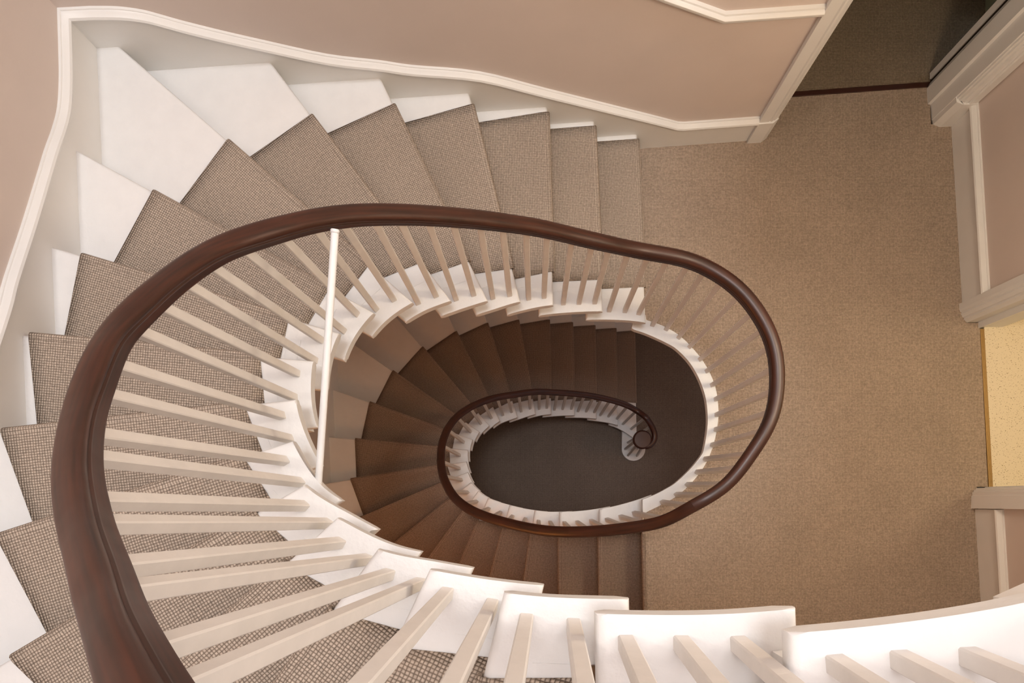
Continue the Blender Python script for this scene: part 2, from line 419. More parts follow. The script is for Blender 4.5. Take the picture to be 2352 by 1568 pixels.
def build_runner(fl, A, B, k0, k1, mat, label, z_end):
    """carpet lying on every tread and wrapping round every nosing; k1 is the nosing of the landing above"""
    M = 14; th = 0.007
    rows = []           # each row: inner point, outer point (3d)
    def row(pi, po, z): rows.append((Vector((pi.x, pi.y, z)), Vector((po.x, po.y, z))))
    for k in range(k1, k0 - 1, -1):
        P, d = fl.P[k], fl.D[k]; a, b = A[k], B[k]
        pi, po = P + d * a, P + d * b
        # unit vector in plan pointing down the flight, square to the nosing
        f = Vector((d.y, -d.x)); t = (fl.at(k) - fl.at(k + .2)) if k < fl.ks[-1] else Vector((f.x, f.y))
        if f.dot(t) < 0: f = -f
        z = fl.Z(k)
        def rr(o, dz): row(pi + f * o, po + f * o, z + dz)
        rr(-0.012, th + 0.001)
        for ang in (75, 45, 10, -25, -60):
            rr(0.0 + 0.012 * math.cos(math.radians(ang)), -0.008 + 0.018 * math.sin(math.radians(ang)))
        rr(-0.006, -0.030)
        rr(-0.018, -0.05)
        zf = fl.Z(k - 1) if k > k0 else z_end
        rr(-0.022, -(z - zf) + 0.02)
        if k > k0: rr(-0.017, -(z - zf) + th)
        else: rr(-0.017, -(z - zf) + 0.002)
    vs = []; fs = []; uv = []; acc = 0; prev = None; Vv = []
    for (a, b) in rows:
        mid = (a + b) / 2
        if prev is not None: acc += (mid - prev).length
        prev = mid; Vv.append(acc)
        for j in range(M + 1): vs.append(a.lerp(b, j / M))
    for i in range(len(rows) - 1):
        w0 = (rows[i][1] - rows[i][0]).length; w1 = (rows[i + 1][1] - rows[i + 1][0]).length
        # local run of the strip at inner and outer edges so the weave keeps its scale
        for j in range(M):
            f = (i * (M + 1) + j, i * (M + 1) + j + 1, (i + 1) * (M + 1) + j + 1, (i + 1) * (M + 1) + j)
            fs.append(f); uv.append(((j / M * w0, Vv[i]), ((j + 1) / M * w0, Vv[i]), ((j + 1) / M * w1, Vv[i + 1]), (j / M * w1, Vv[i + 1])))
    me = bpy.data.meshes.new('stair_carpet'); me.from_pydata([tuple(v) for v in vs], [], fs)
    ul = me.uv_layers.new(name='UVMap')
    # planar weave per tread: use plan coordinates turned with each tread, measured down each face
    for p, u in zip(me.polygons, uv):
        for li, q in zip(p.loop_indices, u): ul.data[li].uv = q
    # true scale on big flat tread quads: local frame of the tread
    for p in me.polygons:
        if p.normal.z > 0.9 or p.normal.z < -0.9:
            i = p.index // M
            a = rows[i + 1][0]; b = rows[i + 1][1]; ex = (b - a).normalized(); ey = Vector((-ex.y, ex.x, 0))
            for li in p.loop_indices:
                q = me.vertices[me.loops[li].vertex_index].co - a
                ul.data[li].uv = (q.dot(ex), q.dot(ey) + Vv[i + 1])
    o = link_mesh('stair_carpet', me, mat)
    bm = bmesh.new(); bm.from_mesh(me)
    if sum(f.normal.z for f in bm.faces) < 0: bmesh.ops.reverse_faces(bm, faces=bm.faces)
    bm.to_mesh(me); bm.free()
    for p in me.polygons: p.use_smooth = True
    me.set_sharp_from_angle(angle=math.radians(50))
    md = o.modifiers.new('thick', 'SOLIDIFY'); md.thickness = 0.0068; md.offset = -1
    return tag(o, label, 'carpet')
build_runner(UF, AU, BU, 1, 20, M_CARPET, 'beige looped carpet runner covering the steps of the upper flight', 0.0)
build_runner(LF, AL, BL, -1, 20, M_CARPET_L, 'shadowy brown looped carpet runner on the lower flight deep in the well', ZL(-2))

# brass clips holding the carpet at the inner end of each riser foot
ORD = ['', 'first', 'second', 'third', 'fourth', 'fifth', 'sixth', 'seventh', 'eighth', 'ninth', 'tenth', 'eleventh', 'twelfth', 'thirteenth', 'fourteenth', 'fifteenth', 'sixteenth', 'seventeenth', 'eighteenth', 'nineteenth', 'twentieth', 'twenty-first']
def clip(fl, A, k, label, group):
    z = fl.Z(k - 1); P, d = fl.P[k], fl.D[k]
    f = Vector((d.y, -d.x)); t = fl.at(k) - fl.at(k + .2)
    if f.dot(t) < 0: f = -f
    c = P + d * (A[k] - 0.006) - f * 0.016
    root = thing('carpet_clip', (c.x, c.y, z), label, 'carpet clip', group)
    def q(a0, a1, b0, b1): return [c + d * a0 + f * b0, c + d * a1 + f * b0, c + d * a1 + f * b1, c + d * a0 + f * b1]
    slab('plate', q(-0.016, 0.010, -0.012, 0.012), z + 0.014, z, M_BRONZE, root, 0.002, 2)
    bm = bmesh.new(); bmesh.ops.create_uvsphere(bm, u_segments=10, v_segments=6, radius=0.006)
    me = bpy.data.meshes.new('knob'); bm.to_mesh(me); bm.free()
    kn = link_mesh('knob', me, M_BRASS, root, True); kn.location = (0, 0, 0.016)
    kn['label'] = 'bright brass knob'
for k in range(2, 20):
    if k in (9, 11, 12, 13): continue
    clip(UF, AU, k, 'small bronze clip at the carpet edge on the %s tread up from the middle landing' % ORD[k - 1], 'carpet clips on the upper flight')
for k in range(3, 21):
    if k in (12, 13, 14): continue
    clip(LF, AL, k, 'small dark clip at the carpet edge on the %s tread below the middle landing' % ORD[21 - k], 'carpet clips on the lower flight')

# ---------------------------------------------------------------- landing edge and floors
well_in = [(1450.6, 752.5), (1456, 757), (1480, 765), (1506, 776), (1530, 787.5), (1554, 802), (1584, 833), (1606, 871), (1620, 911.6), (1625, 952), (1624, 986), (1616.6, 1030), (1608.6, 1048), (1583, 1079), (1552, 1108), (1530, 1122), (1505, 1135), (1476, 1147)]
well_out = [(1484, 735), (1506, 742), (1530, 752), (1553, 765.5), (1577.5, 786), (1610, 823), (1632, 860.5), (1644, 894.6), (1649, 928.6), (1649.5, 959), (1645.5, 990), (1637, 1025.5), (1622, 1062), (1602.6, 1091), (1579, 1118), (1551, 1141), (1520, 1158.4), (1490, 1173), (1478, 1180)]
wi = catmull([U(*p, 0) for p in well_in], 4); wo = catmull([U(*p, 0) for p in well_out], 4)
fl1 = LF.P[20] + LF.D[20] * 0.06
foot = U(1482.5, 735, 0)           # foot of the first riser of the upper flight
ring = wi + [LF.P[20], LF.P[20] + LF.D[20] * 0.20] + list(reversed(wo)) + [foot + Vector((0.0, 0.03)), Vector((wi[0].x + 0.02, foot.y + 0.03))]
o = slab('trim_1', ring, 0.004, -0.042, M_WHITE, None, 0.011, 3, smooth=True); tag(o, 'white painted rounded edge of the middle landing round the open well', 'landing edge', kind='structure')
# structural floor under it (hall plaster fascia seen below the edge)
c_in = []
for i, p in enumerate(wi):
    a = wi[max(i - 1, 0)]; b = wi[min(i + 1, len(wi) - 1)]; t = (b - a).normalized(); c_in.append(p + Vector((-t.y, t.x)) * 0.05)
X1 = U(1472, 337, 0).x - 0.005
base = c_in[1:-1] + [LF.P[20] + Vector((0.03, 0)) + LF.D[20] * 0.10, LF.Q[20] + Vector((0.03, 0)), Vector((right_x(Y_NEAR) + 0.12, Y_NEAR)), Vector((right_x(2.2) + 0.12, far_y(2.5) + 0.0)), Vector((X1 - 0.03, far_y(X1))), foot + Vector((-0.03, 0.05))]
tag(slab('floor', base, -0.043, -0.20, M_CEIL), 'plastered edge of the middle landing', 'floor', kind='structure')
top = wo + [LF.P[20] + LF.D[20] * 0.20, LF.Q[20], Vector((right_x(Y_NEAR), Y_NEAR)), Vector((right_x(2.19), far_y(right_x(2.19)))), Vector((2.305, far_y(2.305))), Vector((2.297, 2.352 + 0.0728 * .797)), Vector((1.352, 2.352 - 0.0728 * .148)), Vector((1.352, far_y(1.36))), Vector((X1, far_y(X1))), foot + Vector((-0.008, 0))]
# bottom right: carpet runs to the threshold of the tiled room
ty0, ty1 = 0.095, 1.0
idx = 4
top2 = []
for p in top: top2.append(p)
ins = len(wo) + 3
top2[ins - 0:ins - 0] = [Vector((right_x(ty0), ty0)), Vector((2.635, ty0)), Vector((2.587, ty1 + .045)), Vector((right_x(ty1), ty1 + .045))]
tag(slab('floor', top2, 0.0035, -0.044, M_CARPET_F), 'beige looped carpet of the middle landing', 'floor', kind='structure')
# ground floor
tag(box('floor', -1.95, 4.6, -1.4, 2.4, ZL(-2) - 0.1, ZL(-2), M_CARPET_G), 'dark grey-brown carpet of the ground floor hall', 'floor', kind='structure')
# room beyond the far doorway: wooden threshold and brown carpet
ya = lambda x: 2.352 + 0.0728 * (x - 1.5)
tag(slab('floor', [(1.30, ya(1.3) + 0.03), (2.9, ya(2.9) + 0.03), (2.9, 4.2), (1.30, 4.2)], 0.003, -0.05, M_CARPET_H), 'brown looped carpet of the room beyond the far doorway', 'floor', kind='structure')
tag(slab('door_threshold', [(1.352, ya(1.352) - 0.001), (2.30, ya(2.3) - 0.001), (2.30, ya(2.3) + 0.029), (1.352, ya(1.352) + 0.029)], 0.009, -0.045, M_THRESH, None, 0.002, 2), 'dark wooden threshold strip between the two carpets in the far doorway', 'threshold')
# tiled room: brass strip and speckled floor
tag(slab('threshold_strip', [(2.588, ty1 + 0.01), (2.612, ty1 + 0.01), (2.663, ty0 - 0.003), (2.638, ty0 - 0.003)], 0.007, -0.045, M_BRASS, None, 0.002, 2), 'narrow brass strip along the edge of the yellow speckled floor', 'threshold')
tag(slab('floor', [(2.613, 1.7), (4.6, 1.7), (4.6, -0.6), (2.70, -0.6), (2.664, ty0), (2.613, ty1)], 0.002, -0.05, M_SPECK), 'yellow speckled floor of the lit room', 'floor', kind='structure')

# ---------------------------------------------------------------- walls
ZB = ZL(-2) - 0.1; ZT = 14.0
def wall_poly(name, poly, z0, z1, mat, label=None):
    o = slab(name, poly, z1, z0, mat); o['kind'] = 'structure'
    if label: o['label'] = label
    return o
T = 0.27
def fw(x0, x1, z0, z1, name='wall_far', mat=M_WALL): return wall_poly(name, [(x0, far_y(x0)), (x1, far_y(x1)), (x1, far_y(x1) + T), (x0, far_y(x0) + T)], z0, z1, mat)
fw(-2.0, 1.345, ZB, ZT); fw(2.345, 2.75, ZB, ZT); fw(1.345, 2.345, 2.15, ZT); fw(1.345, 2.345, ZB, -0.06)
wall_poly('wall_left', [(left_x(2.1), 2.1), (left_x(-1.45), -1.45), (left_x(-1.45) - 0.25, -1.45), (left_x(2.1) - 0.25, 2.1)], ZB, ZT, M_WALL)
wall_poly('wall_near', [(-2.1, Y_NEAR), (2.9, Y_NEAR), (2.9, Y_NEAR - 0.2), (-2.1, Y_NEAR - 0.2)], ZB, ZT, M_WALL)
def rw(y0, y1, z0, z1, mat=M_WALL): return wall_poly('wall_right', [(right_x(y0), y0), (right_x(y1), y1), (right_x(y1) + 0.13, y1), (right_x(y0) + 0.13, y0)], z0, z1, mat)
rw(1.055, 2.21, -0.3, ZT); rw(-1.4, 0.06, -0.3, ZT); rw(0.06, 1.055, 2.1, ZT)
tag(box('wall_right', 4.5, 4.7, -1.4, 2.4, ZB, -0.28, M_WALL), kind='structure')
# lit tiled room
for nm, a in (('wall_back', (4.5, 4.6, -0.6, 1.7, -0.1, 2.6)), ('wall_side', (2.6, 4.6, 1.7, 1.8, -0.1, 2.6)), ('wall_side', (2.7, 4.6, -0.7, -0.6, -0.1, 2.6))):
    tag(box(nm, *a, M_CREAM), kind='structure')
tag(box('ceiling', 2.6, 4.6, -0.7, 1.8, 2.6, 2.7, M_CEIL), kind='structure')
# room beyond the far doorway
for nm, a in (('wall_hall_left', (1.2, 1.3, 2.45, 4.2, -0.1, 2.6)), ('wall_hall_right', (2.62, 2.72, 2.78, 4.2, -0.1, 2.6)), ('wall_hall_back', (1.2, 2.8, 4.2, 4.3, -0.1, 2.6))):
    tag(box(nm, *a, M_GREEN), kind='structure')
tag(box('ceiling', 1.2, 2.9, 2.4, 4.3, 2.6, 2.7, M_CEIL), kind='structure')
# out-of-view window frame, made up to surround the added side daylight
for nm, a in (('added_window_frame', (2.50, 2.54, 0.35, 1.55, 4.0, 4.06)), ('added_window_frame', (2.50, 2.54, 0.35, 1.55, 5.76, 5.82)), ('added_window_frame', (2.50, 2.54, 0.30, 0.36, 4.0, 5.82)), ('added_window_frame', (2.50, 2.54, 1.54, 1.60, 4.0, 5.82))):
    tag(box(nm, *a, M_TRIM), kind='structure')
# ceiling over the well with its glazed roof light, upper landing
CX0, CX1, CY0, CY1 = -1.5, 0.8, -0.45, 1.55
for a in ((-2.1, CX0, -1.4, 2.4), (CX1, 2.9, -1.4, 2.4), (CX0, CX1, -1.4, CY0), (CX0, CX1, CY1, 2.4)):
    tag(box('ceiling', a[0], a[1], a[2], a[3], 13.9, 14.0, M_CEIL), kind='structure')
up_ring = [Vector((0.64, -0.13)), Vector((0.9, 0.0)), Vector((1.05, 0.25)), Vector((1.08, 0.5)), Vector((1.0, 0.8)), Vector((0.82, 1.0)), Vector((0.66, 1.08))]
tag(slab('floor', catmull(up_ring, 5) + [Vector((0.66, far_y(0.66))), Vector((2.6, far_y(2.6))), Vector((2.66, Y_NEAR)), Vector((0.64, Y_NEAR))], 20 * R1, 20 * R1 - 0.25, M_CEIL), 'floor of the landing above', 'floor', kind='structure')

# ---------------------------------------------------------------- skirtings with moulded top
MOULD = [(0, 0), (0.022, 0.0), (0.026, 0.004), (0.026, 0.010), (0.034, 0.013), (0.037, 0.022), (0.033, 0.031), (0.020, 0.037), (0.016, 0.041), (0.012, 0.042), (0.010, 0.046), (0, 0.046)]
def skirting(name, pts, zb, label, flip=1, th=0.018):
    """pts: (x, y, z of the top of the moulding) along the plaster; zb: bottom height per point"""
    path = [Vector(p) for p in pts]; n = len(path)
    vs = []; fs = []
    for i, p in enumerate(path):
        a = path[max(i - 1, 0)]; b = path[min(i + 1, n - 1)]
        t1 = Vector((p.x - a.x, p.y - a.y)); t2 = Vector((b.x - p.x, b.y - p.y))
        if t1.length < 1e-6: t1 = t2
        if t2.length < 1e-6: t2 = t1
        t = (t1.normalized() + t2.normalized()).normalized(); k = 1 / max(t.dot(t1.normalized()), 0.6)
        s = Vector((-t.y, t.x)) * flip * th * k
        zt = p.z - 0.04
        for q in ((p.x, p.y, zb[i]), (p.x + s.x, p.y + s.y, zb[i]), (p.x + s.x, p.y + s.y, zt), (p.x, p.y, zt)): vs.append(q)
    for i in range(n - 1):
        for j in range(4):
            k = (j + 1) % 4; fs.append((i * 4 + j, i * 4 + k, (i + 1) * 4 + k, (i + 1) * 4 + j))
    fs.append((0, 1, 2, 3)); m = (n - 1) * 4; fs.append((m + 3, m + 2, m + 1, m))
    me = bpy.data.meshes.new(name); me.from_pydata(vs, [], fs)
    bm = bmesh.new(); bm.from_mesh(me); bmesh.ops.recalc_face_normals(bm, faces=bm.faces); bm.to_mesh(me); bm.free()
    o = link_mesh(name, me, M_TRIM); tag(o, label, 'skirting board', kind='structure')
    mo = sweep('moulding', [p - Vector((0, 0, 0.046)) for p in path], MOULD, M_TRIM, o, flip)
    return o
FW = lambda x, z: (x, far_y(x), z)
LWp = lambda y, z: (left_x(y), y, z)
# upper flight: along the left wall then the far wall down to the landing
far_pts = [(1.24, .225), (0.825, .225), (0.79, .232), (0.60, .335), (0.07, .615), (-0.253, .786), (-0.55, .865), (-0.69, .915), (-0.90, .98), (-1.14, 1.098), (-1.28, 1.17), (-1.40, 1.237), (-1.46, 1.275), (-1.52, 1.31), (-1.60, 1.335), (-1.70, 1.347)]
left_pts = [(1.75, 1.352), (1.62, 1.358), (1.50, 1.375), (1.40, 1.41), (1.30, 1.455), (1.15, 1.515), (.96, 1.592), (.748, 1.683), (.62, 1.73), (.3, 1.87), (-.1, 2.03), (-.5, 2.2), (-.75, 2.26), (-1.0, 2.30)]
def sm(pl, n=4):
    c = catmull([Vector(p) for p in pl], n); return [(q.x, q.y) for q in c]
far_pts = far_pts[:2] + sm(far_pts[2:]); left_pts = sm(left_pts)
pts = [FW(*p) for p in far_pts] + [(CORN_FAR.x, CORN_FAR.y, 1.35)] + [LWp(*p) for p in left_pts]
zb = []
for (x, y, z) in pts:
    zb.append(max(-0.0, z - 0.62) if z > 0.23 else 0.0)
skirting('baseboard_upper_flight', pts, zb, 'white moulded skirting climbing the two pink walls behind the upper flight', 1)
# lower flight: same walls one storey down
def nz(fl, q, dist=False): return None
pts = []; zb = []
hz = {}
seq = []
for k in range(-1, 21):
    q = LF.Q[k]; seq.append((q, ZL(k)))
prev = None; path = []
for i, (q, z) in enumerate(seq):
    if prev is not None:
        for c in wall_between(prev[0], q): path.append((c, (prev[1] + z) / 2 + 0.08))
    path.append((q, z + 0.15)); prev = (q, z)
path = [(Vector((2.0, far_y(2.0))), ZL(-2) + 0.24), (Vector((1.35, far_y(1.35))), ZL(-2) + 0.24)] + path
pp = [(p.x, p.y, z) for p, z in path]
skirting('baseboard_lower_flight', pp, [max(ZL(-2), z - 0.62) if z > ZL(-2) + .25 else ZL(-2) for _, _, z in pp], 'white moulded skirting climbing the walls behind the lower flight', 1)
# right wall of the landing
RW = lambda y, z: (right_x(y), y, z)
skirting('baseboard_right', [RW(1.155, .222), RW(2.19, .222)], [0, 0], 'white moulded skirting below the pink wall between the two doorways', 1)
skirting('baseboard_right', [RW(-1.2, .222), RW(-0.035, .222)], [0, 0], 'white moulded skirting below the pink wall at the lower right', 1)

# dado rail on the far wall
DADO = [(0, 0), (0.012, 0.0), (0.018, 0.006), (0.028, 0.012), (0.034, 0.022), (0.034, 0.034), (0.028, 0.040), (0.018, 0.042), (0.016, 0.050), (0, 0.052)]
dp = [Vector((x, far_y(x), z)) for x, z in ((1.24, 1.015), (0.815, 1.015), (0.54, 1.16), (0.2, 1.35), (-0.3, 1.63))]
o = sweep('dado_rail', dp, DADO, M_TRIM, None, 1); tag(o, 'pale moulded dado rail bending down the pink far wall to the door casing', 'dado rail')

# ---------------------------------------------------------------- door casings (plan profiles extruded)
def prism(name, poly, z0, z1, mat, parent=None): return slab(name, poly, z1, z0, mat, parent, 0.0)
def fl2(x, o): return Vector((x, far_y(x) - o))
def casing_left_of_far():
    r = thing('door_casing', (1.29, far_y(1.29), 0), 'white door casing left of the far doorway, ending in a plain plinth block', 'door casing')
    x0, x1, x2 = 1.238, 1.318, 1.350
    prism('plinth_block', [fl2(x0, 0), fl2(x0, .034), fl2(x1, .034), fl2(x2, .012), fl2(x2, -.0)], 0, .205, M_TRIM, r)
    prism('architrave', [fl2(x0 + .004, 0), fl2(x0 + .004, .026), fl2(x0 + .058, .026), fl2(x0 + .062, .020), fl2(x0 + .068, .026), fl2(x0 + .078, .024), fl2(x0 + .082, .014), fl2(x0 + .090, .018), fl2(x0 + .098, .012), fl2(x0 + .106, .008), fl2(x2 - .002, .006), fl2(x2 - .002, 0)], .205, 2.2, M_TRIM, r)
    prism('jamb', [fl2(x2 - .012, 0), fl2(x2, 0), Vector((x2, far_y(x2) + T)), Vector((x2 - .012, far_y(x2) + T))], 0, 2.2, M_TRIM, r)
casing_left_of_far()
def casing_right_of_far():
    r = thing('door_casing', (2.36, far_y(2.36), 0), 'white door casing right of the far doorway, squeezed into the corner', 'door casing')
    P = lambda u, v: U(u, v, 0)
    wall_y = far_y(2.36)
    prism('plinth_block', [P(2139, 262), P(2142, 286.7), P(2157.7, 292.7), P(2190, 290.6), Vector((right_x(2.2), wall_y + .03)), Vector((2.31, wall_y + .03))], 0, .225, M_TRIM, r)
    prism('architrave', [P(2141, 262), P(2143, 280), P(2147, 280), P(2148, 284), P(2153, 284.5), P(2155, 288), P(2161, 288), P(2163, 290), P(2168, 288), P(2170, 291), P(2187, 289), Vector((right_x(2.2), wall_y + .03)), Vector((2.31, wall_y + .03))], .225, 2.2, M_TRIM, r)
    prism('jamb', [P(2137, 241), P(2139.5, 276), Vector((2.36, P(2139.5, 276).y)), Vector((2.36, 2.44)), P(2134, 193) , P(2127.7, 204.7), P(2130, 240)], 0, 2.2, M_TRIM, r)
casing_right_of_far()
# door leaf folded back behind the far doorway and a dark strip standing in for the shade in its gap
r = thing('door', (2.31, 2.48, 0), 'white door folded back behind the far doorway, seen edge on', 'door')
P0 = U(2133, 185.5, 0)
slab('door_leaf', [(P0.x - .002, P0.y), (P0.x + .80, P0.y + .058), (P0.x + .80, P0.y + .093), (P0.x - .002, P0.y + .035)], 2.05, 0.012, M_TRIM, r, 0.002, 1)
slab('gap_shade', [(P0.x + .006, P0.y - .024), (P0.x + .06, P0.y - .022), (P0.x + .06, P0.y + .001), (P0.x + .006, P0.y - .002)], 2.05, 0.006, M_DARK, r)
# casings of the tiled room doorway
def casing_room(upper):
    P = lambda u, v: U(u, v, 0)
    if upper:
        r = thing('door_casing', (2.5, 1.10, 0), 'white reeded door casing above the yellow floored room doorway', 'door casing')
        pr = [P(2202.6, 697.6), P(2203.2, 711), P(2204.5, 716), P(2207.5, 718), P(2206.5, 722), P(2210, 729), P(2213.5, 730), P(2213, 734), P(2216.5, 737.5), P(2219.5, 741), P(2262, 739), P(2262, 694)]
        prism('architrave', pr, 0, 2.2, M_TRIM, r)
        prism('jamb', [P(2246.3, 738), P(2246.3, 754), P(2261, 751), Vector((2.72, P(2261, 751).y)), Vector((2.72, 1.06))], 0, 2.2, M_TRIM, r)
    else:
        r = thing('door_casing', (2.56, 0.03, 0), 'white reeded door casing below the yellow floored room doorway', 'door casing')
        pr = [P(2229.5, 1167.5), P(2230.3, 1139), P(2232.5, 1137), P(2232, 1131), P(2235, 1129), P(2235.5, 1125), P(2240, 1123.5), P(2242, 1120.5), P(2290, 1119), P(2290, 1167.5)]
        prism('architrave', pr, 0, 2.2, M_TRIM, r)
        prism('jamb', [P(2262, 1118), P(2262, 1140), Vector((2.76, P(2262, 1140).y)), Vector((2.76, P(2262, 1118).y))], 0, 2.2, M_TRIM, r)
casing_room(True); casing_room(False)

# ---------------------------------------------------------------- balustrades
BW = 0.0245
def baluster(parent, base, zb, top, zt, tdir, wd=BW):
    """square stick from base to top, turned with the handrail"""
    t = Vector((tdir.x, tdir.y)).normalized() * wd / 2; n = Vector((-t.y, t.x))
    vs = []
    ring_z = ((0, 1.0), (1, 1.0))
    b = wd * 0.10
    for (c, z) in ((base, zb), (top, zt)):
        for sx, sy in ((-1, -1), (1, -1), (1, 1), (-1, 1)):
            # small arris on each corner
            e1 = t * (1 - 2 * b / wd); e2 = n * (1 - 2 * b / wd)
            pA = c + t * sx + e2 * sy; pB = c + e1 * sx + n * sy
            if sx * sy > 0: pA, pB = pA, pB
            else: pA, pB = pB, pA
            vs.append((pA.x, pA.y, z)); vs.append((pB.x, pB.y, z))
    fs = [tuple(reversed(range(8))), tuple(range(8, 16))]
    for i in range(8): fs.append((i, (i + 1) % 8, 8 + (i + 1) % 8, 8 + i))
    me = bpy.data.meshes.new('baluster'); me.from_pydata(vs, [], fs)
    bm = bmesh.new(); bm.from_mesh(me); bmesh.ops.recalc_face_normals(bm, faces=bm.faces); bm.to_mesh(me); bm.free()
    return link_mesh('baluster', me, M_BAL, parent)

_half = [(0.0190, 0.0), (0.0205, 0.006), (0.0205, 0.030), (0.0220, 0.034), (0.0250, 0.036), (0.0262, 0.040), (0.0248, 0.044), (0.0238, 0.046), (0.0262, 0.049), (0.0280, 0.055), (0.0288, 0.062), (0.0274, 0.071), (0.0225, 0.079), (0.0155, 0.0840), (0.0080, 0.0862)]
RAIL = [(-_half[0][0], 0.0)] + _half + [(0.0, 0.0868)] + [(-x, y) for x, y in reversed(_half[1:])]

# upper balustrade: measured feet and heads of the sticks (tread, foot, head), head height above the foot
BALU = [(0, 1520.4, 1152.7, 1576, 1153, .86), (0, 1553, 1135, 1621, 1131, .87), (0, 1578, 1112.5, 1653, 1106, .88), (0, 1600, 1084, 1686, 1071, .89), (0, 1619, 1054, 1706, 1037, .90), (0, 1635.3, 1022, 1740.7, 989.8, .91), (0, 1643.8, 986.4, 1756, 945.6, .91), (0, 1645.5, 952.4, 1764.6, 899.7, .91), (0, 1643.8, 916.7, 1764.6, 850.3, .91), (0, 1635.3, 884.4, 1757.8, 802.7, .92), (0, 1623.4, 852, 1742.5, 761.9, .92), (0, 1608, 824.8, 1718.7, 726, .92), (0, 1584.3, 796, 1689.7, 685.4, .92), (0, 1559, 774.5, 1652, 656.5, .92), (0, 1530, 755.4, 1614, 634, .92), (0, 1498.4, 745.8, 1575.9, 615.7, .92),
        (1, 1466.9, 719, 1532.9, 607, .79), (1, 1435, 714, 1487.9, 598.5, .79), (1, 1399, 712.3, 1441.4, 589, .82), (2, 1365.5, 694, 1399.9, 580.3, .74), (2, 1329.7, 695, 1357.8, 571.7, .77), (2, 1293.7, 696, 1312.9, 561.2, .825), (3, 1249.3, 680.8, 1259.3, 548.8, .757), (3, 1213.9, 684.6, 1209.7, 540, .815), (4, 1169.9, 676, 1157.5, 533.5, .757), (4, 1131.6, 682.7, 1103.3, 526.8, .817), (5, 1087.3, 675, 1042.7, 523, .757), (5, 1047, 685.6, 987.2, 519, .817), (6, 1000.6, 677.9, 924, 518.2, .755), (6, 959.9, 694.2, 863.8, 519, .812), (7, 903.4, 686.5, 793.4, 524.9, .757), (7, 863, 709, 735, 534, .815), (8, 818, 720, 662, 552, .765), (8, 788.3, 758.6, 575.9, 580.7, .83),
        (9, 736.6, 780.4, 502.4, 615, .79), (9, 722.8, 827.5, 442.7, 658.7, .85), (10, 681.5, 857.3, 388.7, 703.5, .80), (10, 675.7, 912.4, 332.5, 762, .845), (11, 647, 954.6, 288.9, 828.6, .815), (11, 665.4, 1007.4, 262.5, 905.3, .86), (12, 653.9, 1057.9, 243, 981, .825), (12, 689.5, 1107.3, 238.4, 1045.3, .865), (13, 698.7, 1161.2, 245.3, 1121, .825), (13, 752.7, 1201.4, 261.3, 1189.9, .86), (14, 780.9, 1246.3, 289.4, 1257.8, .83), (14, 844.5, 1283.8, 315.4, 1338.8, .865), (15, 893.6, 1318.5, 364.6, 1437, .845), (15, 965.2, 1338.7, 419.5, 1547, .885)]
# the sticks on the wide near treads: only their feet show
BALN = [(16, 1027, 1362), (16, 1130, 1388), (17, 1208.8, 1424), (17, 1317, 1435), (18, 1438, 1476), (18, 1565, 1477), (18, 1696, 1478), (19, 1919, 1524), (19, 2066, 1514), (19, 2224, 1507)]
up_bal = thing('balustrade', (PU[1].x, PU[1].y, 0), 'balustrade of pale square sticks and dark handrail round the landing and up the upper flight', 'balustrade')
path = []; feet = []
for (k, u, v, tu, tv, h) in BALU:
    zb = k * R1; b = U(u, v, zb); t = U(tu, tv, zb + h)
    feet.append([b, zb, t, zb + h])
for (k, u, v) in BALN:
    zb = k * R1; b = U(u, v, zb); fr = (b.x - PU[k].x) / (PU[k + 1].x - PU[k].x)
    h = 0.80 + 0.10 * max(0, min(1, fr)) + (0.03 if k < 18 else 0.0)
    feet.append([b, zb, b + Vector((-0.022, -0.012)), zb + h])
n = len(feet)
for i, (b, zb, t, zt) in enumerate(feet):
    a = feet[max(i - 1, 0)][0]; c = feet[min(i + 1, n - 1)][0]; td = (c - a).normalized()
    out = Vector((td.y, -td.x)) if i > 0 else Vector((td.y, -td.x))
    # the stick runs a little way up into the rail; its head sits just outside the visible edge
    feet[i].append(t + out * 0.018)
    feet[i].append(td)
# handrail through the heads; smoothed
rp = [Vector((f[4].x, f[4].y, f[3])) for f in feet]
def smooth(pts, it=3, ends=1):
    pts = [p.copy() for p in pts]
    for _ in range(it):
        q = [p.copy() for p in pts]
        for i in range(ends, len(pts) - ends):
            q[i] = pts[i] * 0.5 + (pts[i - 1] + pts[i + 1]) * 0.25
        pts = q
    return pts

# lower balustrade feet: along the edge curve
def lfrac(k):
    if k in (-1, 0, 1, 2, 18, 19): return (0.14, 0.48, 0.82)
    if k in (3, 4, 5, 15, 16, 17): return (0.22, 0.70)
    return (0.40,)
low = []
for k in range(-1, 20):
    for f in lfrac(k):
        kk = k + f
        if kk < -0.9: continue
        b = LF.off(kk, 0.07); zb = ZL(k)
        wind = max(0, 1 - abs(kk - 10.5) / 6.5)
        zt = ZL(kk) + 0.785 + 0.06 * wind
        low.append((b, zb, LF.off(kk, 0.078), zt, LF.nrm(kk), kk))
lo_bal = thing('balustrade', (1.17, 0.63, ZL(-2)), 'balustrade of pale sticks winding down into the dark hall, its handrail ending in a scroll', 'balustrade')
lrp = []
for (b, zb, t, zt, nm, kk) in low:
    lrp.append(Vector((t.x + nm.x * 0.012, t.y + nm.y * 0.012, zt)))
# scroll
zs = -3.03
sc_c = U(1475, 1009.5, zs + 0.06)
def pz(u, v, z): p = U(u, v, z + 0.06); return Vector((p.x, p.y, z))
lead = [pz(1474, 1021, zs), pz(1482, 1024.5, zs), pz(1490, 1024, zs), pz(1497.5, 1018, zs), pz(1502.5, 1010, zs), pz(1504, 1001, zs + .002), pz(1501.5, 988.5, zs + .012), pz(1494, 973, zs + .04), pz(1484, 958.5, -2.93)]
lead = catmull(lead, 3)
sp = []
